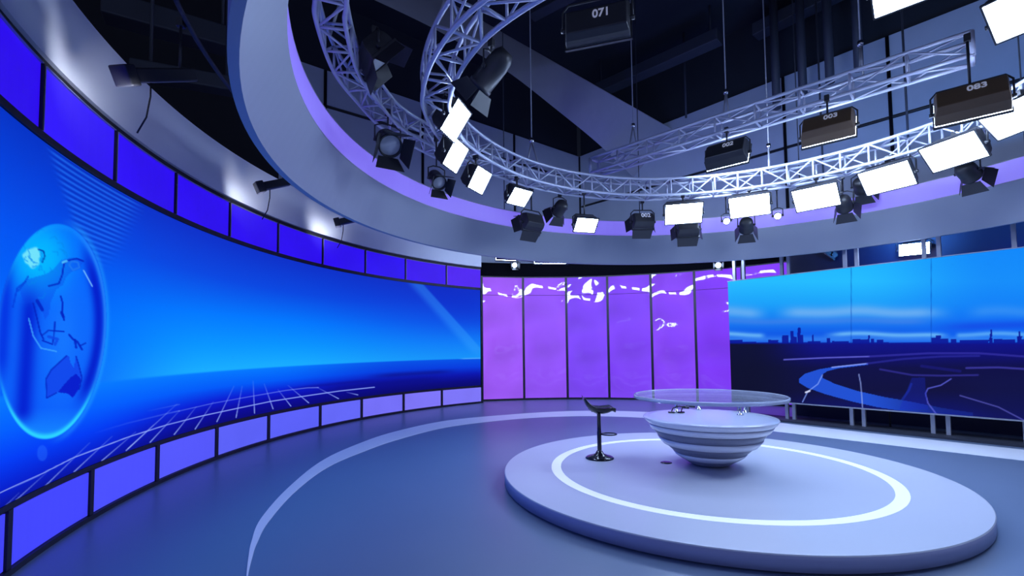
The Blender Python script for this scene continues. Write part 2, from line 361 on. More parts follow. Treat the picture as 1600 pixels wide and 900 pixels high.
        stroke(G, X, Y, pts, w, c, .85)
    rim = np.exp(-((q-.975)/.03)**2)
    blend(G, rim*(.12+.88*sm(ny, .35, .85)), (44, 212, 255)); blend(G, rim*.45*sm(nx, .2, .7)*(1-sm(ny, .3, .6)), (60, 150, 255))
    blend(C, ins, (0, 0, 0)); C += G*ins[..., None]
    blend(C, .4*np.exp(-((q-1.02)/.035)**2)*(q > 1)*sm(nx, 0, .5), (40, 170, 255))
    d = np.hypot((X-66)/8.5, (Y-708)/13); blend(C, .45*(1-sm(d, .85, 1.05)), (40, 110, 255))
    # perspective floor grid
    GC = (150, 175, 255)
    Z = lambda p: (200+p[0]*.2222, 560+p[1]*.2222)
    stroke(C, X, Y, [(-40, 790), (0, 770), (60, 743), (115, 715), (155, 700), (200, 683), (260, 664), (315, 650), (371, 638), (424, 627), (482, 618), (530, 611), (585, 605)], .7, GC, .9)
    stroke(C, X, Y, [Z(p) for p in ((360, 370), (600, 315), (850, 270), (1110, 225), (1260, 207), (1340, 205))][::-1], .6, GC, .6, .3)
    stroke(C, X, Y, [(280, 642), (262, 646), (200, 661), (150, 676)], 1.2, GC, .4, .9); stroke(C, X, Y, [(280, 632), (232, 642)], 1.1, GC, .25, .8)
    for a, b in (((0, 635), (345, 320)), ((155, 590), (360, 370)), ((325, 535), (480, 340)), ((472, 497), (600, 305)), ((625, 445), (745, 195)), ((760, 415), (803, 195)), ((890, 385), (880, 160)),
                 ((1020, 355), (958, 180)), ((1145, 335), (1055, 220)), ((1270, 312), (1125, 190)), ((1480, 283), (1330, 204))):
        stroke(C, X, Y, [Z(a), Z(b)], .7, GC, .9, .8)
    for a, b in (((159, 720), (212, 675)), ((116, 737), (175, 682)), ((69, 761), (140, 692)), ((19, 787), (72, 739)), ((197, 704), (240, 664)), ((-10, 808), (30, 770)), ((559, 617), (542, 613))):
        stroke(C, X, Y, [a, b], .7, GC, .85, .75)
    return C
def paint_right(X, Y, v):
    C = ramp(Y, [(390, (26, 176, 255)), (440, (36, 188, 255)), (475, (26, 160, 250)), (505, (20, 118, 240)), (520, (14, 92, 232)), (536, (18, 84, 226))])
    r = sm(X, 1330, 1560)[..., None]; C = C*(1-r*.55)+np.array((8, 104, 246))*r*.55
    wob = 3*np.sin(X/37.)+2*np.sin(X/17.+1)
    cl = np.exp(-((Y-488-wob*.5)/9.)**2)*(sm(X, 1205, 1250)*(1-sm(X, 1430, 1500))*.6+(1-sm(X, 1170, 1206))*.55+.22*sm(X, 1500, 1540))
    blend(C, np.clip(cl*1.25, 0, .85), (124, 182, 242)); blend(C, .45*np.exp(-((Y-502-wob*.3)/5.)**2)*(1-sm(X, 1420, 1470)), (84, 130, 228))
    blend(C, .45*np.exp(-((Y-513+(X-1400)*.03)/7.)**2)*sm(X, 1440, 1520), (20, 50, 220))
    blend(C, .75*np.exp(-((Y-523-wob*.4)/4.)**2)*((1-sm(X, 1185, 1200))+sm(X, 1280, 1320)*(1-sm(X, 1460, 1490))+.8*sm(X, 1490, 1500)), (130, 205, 252))
    blend(C, .5*np.exp(-((Y-530)/5.)**2), (70, 150, 245))
    # skyline silhouettes
    SK = (8, 22, 150)
    for x0, x1, y in ((1137, 1160, 531), (1160, 1182, 534), (1200, 1216, 531), (1222, 1232, 524), (1235, 1240, 517), (1240, 1245, 526), (1246, 1248.5, 513), (1247, 1251, 512), (1250, 1255, 523), (1262, 1282, 533), (1269, 1271.5, 523), (1292, 1297, 528),
                     (1300, 1326, 533), (1332, 1356, 530), (1356, 1359, 524), (1361, 1366, 529), (1370, 1380, 531), (1455, 1462, 528), (1462, 1470, 524), (1470, 1482, 529), (1486, 1494, 530), (1500, 1545, 531), (1547, 1550, 515), (1546, 1551, 528), (1553, 1586, 530), (1589, 1597, 525), (1591, 1594, 518), (1597, 1640, 530), (1137, 1700, 535)):
        blend(C, .92*((X > x0) & (X < x1) & (Y > y)), SK)
    h = sm(Y, 535.5, 538.5)[..., None]
    D = ramp(Y, [(536, (14, 16, 136)), (552, (14, 14, 118)), (575, (14, 14, 70)), (610, (15, 15, 62)), (640, (14, 18, 100)), (662, (16, 20, 150))])
    l = (1-sm(X, 1170, 1290))[..., None]; D = D*(1-l*.9)+np.array((13, 15, 44))*l*.9
    rr = (sm(X, 1470, 1570)*sm(Y, 575, 600)*.7)[..., None]; D = D*(1-rr)+np.array((16, 18, 74))*rr
    C = C*(1-h)+D*h
    road = [(1356, 567.5), (1310, 572), (1280, 577), (1258, 584), (1248, 592), (1249, 598), (1262, 606), (1290, 616), (1330, 627), (1370, 636), (1420, 644), (1480, 652), (1520, 656), (1520, 645), (1470, 637), (1425, 628), (1380, 620), (1340, 611), (1305, 600), (1286, 591), (1284, 586), (1292, 580), (1310, 575.5), (1356, 570)]
    fade = 1-sm(X, 1340, 1500)*.75
    blend(C, inpoly(X, Y, road)*.95*fade, (34, 84, 218))
    for pts, w, c, a in (([(1225, 562), (1290, 559), (1358, 557)], 1.4, (110, 110, 230), .8), ([(1358, 557), (1450, 552), (1530, 552), (1600, 557), (1660, 560)], 2.5, (60, 56, 176), .6),
                         ([(1355, 568), (1300, 574)], 1.2, (140, 160, 250), .9), ([(1355, 568), (1410, 561), (1470, 557), (1530, 556)], 2.5, (50, 50, 170), .55),
                         ([(1375, 577), (1425, 586), (1470, 587), (1528, 586)], 2.2, (60, 56, 170), .6), ([(1440, 572), (1500, 580)], 4, (30, 28, 140), .5), ([(1510, 575), (1560, 574), (1640, 579)], 2.5, (70, 66, 180), .7),
                         ([(1486, 592), (1470, 602), (1450, 607), (1446, 615), (1450, 630), (1463, 647)], 1.4, (90, 96, 215), .8), ([(1410, 624), (1420, 610), (1424, 600)], 3, (30, 60, 190), .5),
                         ([(1342, 585), (1345, 600), (1348, 640)], 1.2, (150, 170, 240), .7), ([(1500, 618), (1560, 636), (1610, 662)], 1.1, (110, 110, 220), .6), ([(1285, 586), (1278, 600), (1262, 612), (1254, 628)], 1.2, (130, 160, 250), .75),  # some thin pale lines are reflections painted into the screen picture
                         ([(1259, 613), (1265, 611)], 2.2, (220, 225, 255), .9)):
        stroke(C, X, Y, pts, w, c, a)
    blend(C, .35*inpoly(X, Y, [(1425, 590), (1445, 590), (1450, 640), (1405, 640)]), (24, 40, 190))
    for xs in (1330, 1455): blend(C, .4*(1-sm(abs(X-xs), .4, 1.2))*(Y < 536), (0, 60, 170))
    return C
def grid_screen(name, P, C, m, parent, nu, nv):
    """P (nu*nv,3) vertex grid, C its colours: one mesh with a colour attribute"""
    me = bpy.data.meshes.new(name); me.vertices.add(nu*nv); me.vertices.foreach_set('co', P.astype(np.float32).ravel())
    i, j = np.meshgrid(np.arange(nu-1), np.arange(nv-1), indexing='ij'); a = (i*nv+j).ravel()
    q = np.stack([a, a+nv, a+nv+1, a+1], 1).astype(np.int32)
    me.loops.add(q.size); me.loops.foreach_set('vertex_index', q.ravel()); me.polygons.add(len(q))
    me.polygons.foreach_set('loop_start', np.arange(0, q.size, 4, dtype=np.int32)); me.update(calc_edges=True)
    at_ = me.color_attributes.new('picture', 'FLOAT_COLOR', 'POINT'); c = np.clip(C, 0, 255)/255
    L = np.where(c <= .04045, c/12.92, ((c+.055)/1.055)**2.4)
    at_.data.foreach_set('color', np.concatenate([L, np.ones((len(L), 1))], 1).astype(np.float32).ravel())
    me.materials.append(m); me.validate(); o = bpy.data.objects.new(name, me); COL.objects.link(o)
    if parent: o.parent = parent
    return o
def left_screen():
    nu, nv = 900, 420; Z0, Z1 = .63, 4.02
    A = np.radians(np.linspace(A_END+.1, A_FAR, nu)); Zs = np.linspace(Z0, Z1, nv); AA, ZZ = np.meshgrid(A, Zs, indexing='ij')
    P = np.stack([LC[0]+LR*np.cos(AA), LC[1]+LR*np.sin(AA), ZZ], -1).reshape(-1, 3)
    Q = P.copy(); Q[:, 1] = np.maximum(Q[:, 1], .3)
    X, Y = project(Q); v = (P[:, 2]-.60)/3.44
    far = (np.degrees(AA).reshape(-1) > 206); X = np.where(far, -300, X); Y = np.where(far, 500, Y)
    root = empty('curved_video_wall', (LC[0]-LR, LC[1], .6)); tag(root, 'long curved video wall showing a blue globe above a grid', 'screen')
    P -= np.array(root.location)
    C = paint_left(X, Y, v)
    for k in range(13):  # hairline joints between the cabinets
        pass
    grid_screen('display', P, C, screen_mat('curved_screen_picture'), root, nu, nv)
    c = LC-np.array(root.location)[:2]
    z = root.location.z
    MB().arc_sweep(c, [(LR-.02, 4.025-z), (LR-.02, 4.1-z), (LR+.07, 4.1-z), (LR+.07, 4.025-z)], A_END, A_FAR, 90).build('top_bezel', M['black'], root)
    MB().arc_sweep(c, [(LR-.012, .575-z), (LR-.012, .628-z), (LR+.07, .628-z), (LR+.07, .575-z)], A_END, A_FAR, 90).build('bottom_bezel', M['black'], root)
    MB().arc_sweep(c, [(LR-.03, -z), (LR-.03, 4.1-z), (LR+.3, 4.1-z), (LR+.3, -z)], A_END-.35, A_END, 2).build('end_bezel', M['black'], root)
left_screen()
lowdiv = [127.9, 136.5, 144.8, 153.5, 161.6, 170.9, 179.3, 187.7, 195.6, 203.5, 211.4, 218]
for k in range(11):
    a0, a1 = lowdiv[k]+.24, lowdiv[k+1]-.24
    if k == 0: a0 = 127.75
    zt = .555
    o = cyl_panel(LC, LR, a0, a1, .065, zt, .015, 'light_panel', M['lower'][min(6, k*6//8)])
    tag(o, 'lavender lit panel under the curved screen, %s from the purple wall' % ORD[k], 'light panel', 'low light panels under the curved video wall')
updiv = [127.5, 135.4, 144.4, 152.9, 161.4, 169.7, 177.9, 186.1, 194.0, 202.0, 210, 218]
for k in range(11):
    a0, a1 = updiv[k]+.16, updiv[k+1]-.16
    if k == 0: a0 = 127.7
    o = empty('light_panel', (LC[0]+LR*math.cos(math.radians((a0+a1)/2)), LC[1]+LR*math.sin(math.radians((a0+a1)/2)), 4.11))
    c = LC-np.array(o.location)[:2]; z = 4.11
    MB().arc_sweep(c, [(LR, 0), (LR, .645), (LR+.015, .645), (LR+.015, 0)], a0, a1, 8).build('diffuser', M['upper'][[0, 1, 2, 2, 2, 2, 2, 2, 3, 2, 2][k]], o)
    MB().arc_sweep(c, [(LR-.02, 0), (LR-.02, .645), (LR+.015, .645), (LR+.015, 0)], a1, a1+.08, 1).build('edge_strip', M['steel'], o)
    MB().arc_sweep(c, [(LR-.025, .642), (LR-.025, .652), (LR+.015, .652), (LR+.015, .642)], a0, a1, 8).build('top_trim', M['steel'], o)
    tag(o, 'violet lit panel over the curved screen, %s from the purple wall' % ORD[k], 'light panel', 'high light panels over the curved video wall')

for k in range(11):
    for div, z0, z1, hw in ((lowdiv, .055, .575, .2), (updiv, 4.11, 4.76, .07)):
        if k == 0: continue
        a = div[k]
        o = MB().arc_sweep(LC, [(LR-.02, z0), (LR-.02, z1), (LR+.03, z1), (LR+.03, z0)], a-hw, a+hw, 1).build('mullion', M['black'], bk)
# ------------------------------------------------------------------ purple glossy wall
pang = [-16.3, -7.3, 2.05, 10.85, 19.8, 28.4, 37.2, 46.0]     # degrees from +Y, clockwise
toA = lambda a: 90-a
pb = MB().arc_sweep(PCN, [(PR+.02, 0), (PR+.02, 4.62), (PR+.4, 4.62), (PR+.4, 0)], toA(46), toA(-16.6), 40).build('wall_back', M['black']); struct(pb, 'black backing wall of the purple panels', 'wall')
M['header'] = mat('matt_black_header', (.003, .003, .005), .9, spec=.05)
hd = MB().arc_sweep(PCN, [(PR-.12, 4.62), (PR-.12, 5.1), (PR+.4, 5.1), (PR+.4, 4.62)], toA(46), toA(-16.6), 40).build('trim_2', M['header']); struct(hd, 'black header above the purple panels', 'trim')
pbb = MB().arc_sweep(PCN, [(PR-.03, 0), (PR-.03, .06), (PR+.09, .06), (PR+.09, 0)], toA(46), toA(-16.4), 40).build('baseboard_back', M['black']); struct(pbb, 'black base strip under the purple panels', 'trim')
for k in range(7):
    a0, a1 = pang[k]+.25, pang[k+1]-.25
    mid = math.radians(toA((a0+a1)/2)); o = empty('wall_panel', (PCN[0]+PR*math.cos(mid), PCN[1]+PR*math.sin(mid), .07)); c = PCN-np.array(o.location)[:2]
    m = M['purple'][min(5, k)]
    MB().arc_sweep(c, [(PR, 0), (PR, 3.83), (PR+.018, 3.83), (PR+.018, 0)], toA(a1), toA(a0), 1).build('lower_sheet', m, o)
    MB().arc_sweep(c, [(PR, 3.845), (PR, 4.5), (PR+.018, 4.5), (PR+.018, 3.845)], toA(a1), toA(a0), 1).build('upper_sheet', m, o)
    tag(o, 'tall glossy purple lit wall panel, %s from the curved video wall' % ORD[k], 'wall panel', 'purple wall panels at the back')

# ------------------------------------------------------------------ flat screen on posts
def flat_screen():
    root = empty('video_screen', SA); tag(root, 'flat video screen on steel posts showing a city skyline at dusk', 'screen')
    t0 = float(np.dot(on_plane((1137, 437), SA, SB)-SA, SD)); t1 = 6.6; z0, z1 = .485, 3.74
    nu, nv = 640, 280
    T, ZZ = np.meshgrid(np.linspace(t0, t1, nu), np.linspace(z0, z1, nv), indexing='ij')
    P = SA+T[..., None]*SD; P[..., 2] = ZZ; P = P.reshape(-1, 3); X, Y = project(P)
    grid_screen('display', P-np.array(root.location), paint_right(X, Y, (P[:, 2]-z0)/(z1-z0)), screen_mat('flat_screen_picture'), root, nu, nv)
    def bar(ta, tb, na, nb, za, zb):
        q = [SD*ta+SN*na, SD*tb+SN*na, SD*tb+SN*nb, SD*ta+SN*nb]; L = lambda z: [(a[0], a[1], z) for a in q]
        return MB().hexa(L(za), L(zb))
    bar(t0, t1, .012, .12, z0, z1).build('cabinet', M['black'], root)
    bar(t0-.01, t1, -.015, .12, z0-.03, z0-.002).build('bottom_rail', M['steel'], root)
    bar(t0-.01, t1, -.01, .12, z1+.002, z1+.02).build('top_rail', M['steel'], root)
    ps = [float(np.dot(on_plane((x, y), SA+SN*.16, SB+SN*.16)-SA, SD)) for x, y in ((1230, 640), (1241, 640), (1331, 650), (1350, 652), (1458, 660), (1482, 662), (1603, 672))]
    ps += [ps[-1]+.35, t0+.12, t0+.38]
    for t in ps:
        bar(t-.036, t+.036, .125, .2, 0.0, 4.62 if t > t0+.5 else 4.5).build('post', M['steel'], root)
    o = bar(t0-.3, t1, -.22, .6, 0, .045).build('trim_3', M['duct']); o.location = root.location; struct(o, 'low dark plinth under the flat screen', 'trim')
flat_screen()
def backing():
    a = SA+SD*-.2+SN*1.35; b = SA+SD*9+SN*1.35; q = [a, b, b+SN*.05, a+SN*.05]; L = lambda z: [(x[0], x[1], z) for x in q]
    o = MB().hexa(L(0), L(5.6)).build('wall_screen_back', M['navy']); struct(o, 'dark navy backing flat behind the flat screen', 'wall')
backing()

# ------------------------------------------------------------------ round platform
pl = empty('round_platform', PLAT); tag(pl, 'low round white stage platform in the middle of the floor', 'platform')
PRAD = 2.96; PH = .17
MB().lathe([(PRAD-.06, 0), (PRAD-.06, .025)], 128).build('shadow_gap', M['black'], pl)
MB().lathe([(PRAD-.3, .02), (PRAD, .02), (PRAD, PH-.012), (PRAD-.012, PH-.004)], 128).build('side', M['platform_side'], pl)
MB().lathe([(PRAD+.002, PH-.012), (PRAD-.006, PH-.001), (PRAD-.02, PH), (2.272, PH), (2.272, PH-.02)], 160, smooth=False).disc(2.13, PH, 128).lathe([(2.13, PH), (2.13, PH-.02)], 128).build('top', M['platform'], pl)
MB().lathe([(2.27, PH-.018), (2.27, PH+.002), (2.132, PH+.002), (2.132, PH-.018)], 160, smooth=False).build('inlay_ring', M['inlay'], pl)

# ------------------------------------------------------------------ desk
DK_ = np.array([2.95, 7.36, PH+.003])
def desk():
    r = empty('news_desk', DK_); tag(r, 'round news desk, white striped bowl under a clear acrylic top', 'desk')
    n = 96
    def layer(name, prof, m): MB().lathe(prof, n).build(name, m, r)
    layer('foot', [(0.000, .0), (0.241, .0), (0.305, .03), (0.370, .075), (0.389, .1), (0.000, .1)], M['greyband'])
    layer('white_band', [(0.333, .09), (0.407, .095), (0.490, .15), (0.518, .185), (0.416, .19)], M['white'])
    layer('grey_band', [(0.416, .18), (0.504, .185), (0.583, .255), (0.629, .305), (0.509, .31)], M['greyband'])
    layer('white_band', [(0.536, .3), (0.661, .305), (0.703, .35), (0.740, .405), (0.601, .41)], M['white'])
    layer('grey_band', [(0.601, .4), (0.726, .405), (0.768, .465), (0.805, .525), (0.694, .53)], M['greyband'])
    layer('white_band', [(0.694, .52), (0.833, .525), (0.865, .57), (0.883, .605), (0.740, .61)], M['white'])
    layer('groove', [(0.740, .6), (0.869, .604), (0.883, .622), (0.740, .625)], M['greyband'])
    layer('rim', [(0.786, .618), (0.893, .62), (0.925, .65), (0.953, .69), (0.944, .702), (0.833, .705), (0., .705)], M['white'])
    # thick clear top carried on chrome standoffs
    MB().lathe([(1.06, .985), (1.06, 1.03)], n).disc(1.06, 1.03, n).disc(1.06, .985, n, up=False).build('acrylic_top', M['acrylic'], r)
    MB().lathe([(1.055, .98), (1.09, .986), (1.09, 1.03), (1.055, 1.036)], n, close=True).build('top_edge', M['acrylic_edge'], r)
    for (px, py) in ((1057, 644), (1157, 649), (1092, 640), (1192, 642)):
        q = at((px, py), PH+.71)-DK_
        if math.hypot(q[0], q[1]) > .85: q = q*.82/math.hypot(q[0], q[1])
        MB().lathe([(.0, .706), (.05, .706), (.05, .722), (.022, .73), (.022, .96), (.045, .965), (.045, .984), (0, .984)], 20, (q[0], q[1], 0)).build('standoff', M['chrome'], r)
    return r
desk()
def mic(px, py, a, label):
    q = at((px, py), PH+.71); r = empty('microphone', (q[0], q[1], PH+.706), a); tag(r, label, 'microphone')
    MB().box((-.05, -.035, 0), (.05, .035, .025)).build('base', M['blackgloss'], r, bevel=.006)
    MB().tube([(0, 0, .02), (.03, 0, .08), (.12, 0, .11), (.18, 0, .1)], .009, 8).build('gooseneck', M['blackgloss'], r)
    MB().tube([(.17, 0, .102), (.2, 0, .096), (.27, 0, .083)], [.012, .02, .016], 10).build('capsule', M['blackgloss'], r)
mic(1049, 645, -.2, 'small black desk microphone left of the chrome standoff inside the desk')
mic(1064, 645, .35, 'small black desk microphone right of the chrome standoff inside the desk')
cp = at((1041, 723), PH); o = MB().lathe([(0, .0), (.085, .0), (.085, .006), (.07, .012), (0, .012)], 32).build('floor_socket_cap', M['blackgloss'], loc=cp); tag(o, 'small flat black round cap on the platform beside the desk', 'floor socket')

# ------------------------------------------------------------------ bar stool
def stool():
    b = at((937, 716), PH); r = empty('bar_stool', b); tag(r, 'black bar stool with low curved seat left of the desk', 'stool')
    MB().lathe([(0, 0), (.225, 0), (.228, .012), (.2, .03), (.13, .05), (.07, .075), (.042, .12), (0, .12)], 40).build('base', M['blackgloss'], r)
    MB().lathe([(.034, .1), (.034, .42), (.03, .43), (.03, .7), (.06, .72), (.06, .72), (0, .72)], 24).build('column', M['blackgloss'], r)
    pts = [(.03+.13*(1-math.cos(t))/1.0*.95, .1*math.sin(t), .38) for t in np.linspace(0, 2*PI, 28)[:-1]]
    MB().tube(pts, .011, 8, closed=True).build('footrest', M['blackgloss'], r)
    us = np.linspace(-1, 1, 25); vs = np.linspace(-1, 1, 13); top = []; bot = []
    for u in us:
        for w in vs:
            x = u*.25; xs = [-.25, -.2, -.13, -.05, .05, .13, .2, .25]; hw = .19*(1-.3*abs(u)**3); y = w*hw
            zt = float(np.interp(x, xs, [.195, .125, .055, .02, .012, .02, .03, .0])); zb = float(np.interp(x, xs, [.165, .06, -.015, -.055, -.06, -.045, -.015, -.04]))
            e = w*w; zt += .03*e; zb += (zt-zb-.012)*e*e*.8
            top.append((x, y, .77+zt)); bot.append((x, y*.985, .77+zb))
    nu, nv = len(us), len(vs); N = nu*nv; f = []
    for i in range(nu-1):
        for j in range(nv-1):
            a = i*nv+j; f += [(a, a+nv, a+nv+1, a+1), (N+a, N+a+1, N+a+nv+1, N+a+nv)]
    for i in range(nu-1):
        for a in (i*nv, i*nv+nv-1): f.append((a, a+nv, N+a+nv, N+a))
    for j in range(nv-1):
        for a in (j, (nu-1)*nv+j): f.append((a, a+1, N+a+1, N+a))
    MB().add(top+bot, f, True).build('seat', M['blackgloss'], r)
    MB().tube([(-.02, 0, .728), (-.1, .05, .735), (-.16, .05, .79)], .008, 6).build('lift_lever', M['blackgloss'], r)
stool()

# ------------------------------------------------------------------ ceiling ring
rg = empty('ceiling_ring', (RC[0], RC[1], 4.15)); tag(rg, 'huge grey suspended ring hung over the whole studio set', 'ceiling ring')
n = 200
MB().lathe([(6.26, 0), (5.92, .68), (5.92, .70), (5.97, .7), (6.3, .04), (6.3, 0)], n, smooth=False, close=True).build('fascia', M['ring'], rg)
MB().lathe([(5.93, .70), (5.93, 1.08), (5.99, 1.08), (5.99, .70)], n, smooth=False, close=True).build('light_strip', M['strip'], rg)
MB().lathe([(6.3, 0.0), (6.34, .0), (6.34, .45), (6.0, 1.1), (5.93, 1.1), (5.93, 1.085), (5.99, 1.08), (6.3, .42)], n, smooth=False, close=True).build('outer_shell', M['ring'], rg)
for k in range(10):
    a = 2*PI*k/10+.31
    if 2.2 < a < 5: continue
    x, y = 6.1*math.cos(a), 6.1*math.sin(a)
    MB().tube([(x, y, .9), (x, y, 9.05)], .012, 6).build('hanger_rod', M['duct'], rg)

# ------------------------------------------------------------------ trusses
def frames(path, closed=False):
    P = [np.array(p, float) for p in path]; out = []
    for i in range(len(P)):
        t = P[(i+1) % len(P)]-P[i-1] if closed else P[min(i+1, len(P)-1)]-P[max(i-1, 0)]
        t /= np.linalg.norm(t); n = np.array([-t[1], t[0], 0]); out.append((P[i], t, n))
    return out
def truss(name, path, w, h, r, label, bay, cat='truss', ends=True, rods=()):
    """box truss: path runs along the middle of the bottom face"""
    fr = frames(path); root = empty(name, path[0]); tag(root, label, cat); o0 = np.array(path[0], float)
    off = [(-w/2, 0), (w/2, 0), (w/2, h), (-w/2, h)]
    ch = [[p+n*a+np.array([0, 0, b])-o0 for p, t, n in fr] for a, b in off]
    for c in ch: MB().tube(c, r, 8).build('chord', M['alu'], root)
    # resample by arc length for the bracing
    L = np.r_[0, np.cumsum([np.linalg.norm(fr[i+1][0]-fr[i][0]) for i in range(len(fr)-1)])]; nb = max(2, int(round(L[-1]/bay)))
    def samp(c, s): return np.array([np.interp(s, L, [q[k] for q in c]) for k in range(3)])
    ss = np.linspace(0, L[-1], nb+1)
    for (i, j, diag) in ((0, 1, 0), (1, 2, 1), (2, 3, 0), (3, 0, 1)):
        mb = MB()
        for k, s in enumerate(ss):
            mb.tube([samp(ch[i], s), samp(ch[j], s)], r*.62, 6)
            if k < nb:
                a, b = (i, j) if k % 2 == 0 else (j, i)
                mb.tube([samp(ch[a], s), samp(ch[b], ss[k+1])], r*.55, 6)
        mb.build('lattice', M['alu'], root)
    if ends:
        for e in (0, -1):
            p, t, n = fr[e]; mb = MB()
            q = [c[e] for c in ch]
            for i in range(4): mb.tube([q[i], q[(i+1) % 4]], r*1.15, 8)
            mb.build('end_frame', M['alu'], root)
    for s in rods:      # sling and hoist cable up to the ceiling
        q = [samp(c, s*L[-1]) for c in ch]; mid = (q[2]+q[3])/2; top = mid+np.array([0, 0, .55])
        MB().tube([q[2], top], .018, 6).tube([q[3], top], .018, 6).build('sling', M['steel'], root)
        MB().tube([top-np.array([0, 0, .04]), [top[0], top[1], 13.17-o0[2]]], .013, 6).build('hoist_cable', M['steel'], root)
        MB().lathe([(0, -.05), (.045, -.04), (.05, 0), (.045, .05), (0, .06)], 12, tuple(top)).build('shackle', M['chrome'], root)
    return root
ZT = 5.45
def Rring(deg):
    return float(np.interp(deg, [-40, -20, -5, 10, 25, 160, 178, 200, 215, 240], [3.3, 3.75, 4.25, 4.55, 4.6, 4.6, 4.48, 4.1, 3.78, 3.4]))
path = [(RC[0]+Rring(a)*math.cos(math.radians(a)), RC[1]+Rring(a)*math.sin(math.radians(a)), ZT) for a in np.linspace(-36, 236, 160)]
truss('round_truss', path, .38, .38, .03, 'curved aluminium lighting truss running round inside the ring with softlights below', .5, ends=False, rods=(.12, .35, .62, .85))
pts = [(517, 0), (517, 37), (540, 112), (575, 160), (612, 200), (660, 228), (720, 258)]
lp = [at(p, 5.5) for p in pts]; lp = [lp[0]+(lp[0]-lp[1])*2.2]+lp
us = np.linspace(0, len(lp)-1, 50); lp2 = []
for u in us:      # Catmull-Rom through the measured points
    i = min(int(u), len(lp)-2); t = u-i; a, b, c, d = lp[max(i-1, 0)], lp[i], lp[i+1], lp[min(i+2, len(lp)-1)]
    lp2.append(.5*((2*b)+(c-a)*t+(2*a-5*b+4*c-d)*t*t+(3*b-a-3*c+d)*t**3))
truss('side_truss', lp2, .3, .34, .026, 'short curved truss beside the ring on the left, joining the round truss', .42, rods=(.35,))
c0, c1 = at((922, 270), 6.55), at((1517, 86), 6.55); e0, e1 = at((936, 274), 6.55), at((1522, 100), 6.55)
m0, m1 = (c0+e0)/2, (c1+e1)/2
truss('straight_truss', [m0+(m1-m0)*t for t in np.linspace(0, 1, 12)], .38, .38, .036, 'straight aluminium box truss slanting up to the right on hoist cables', .8, rods=(.16, .47, .8))

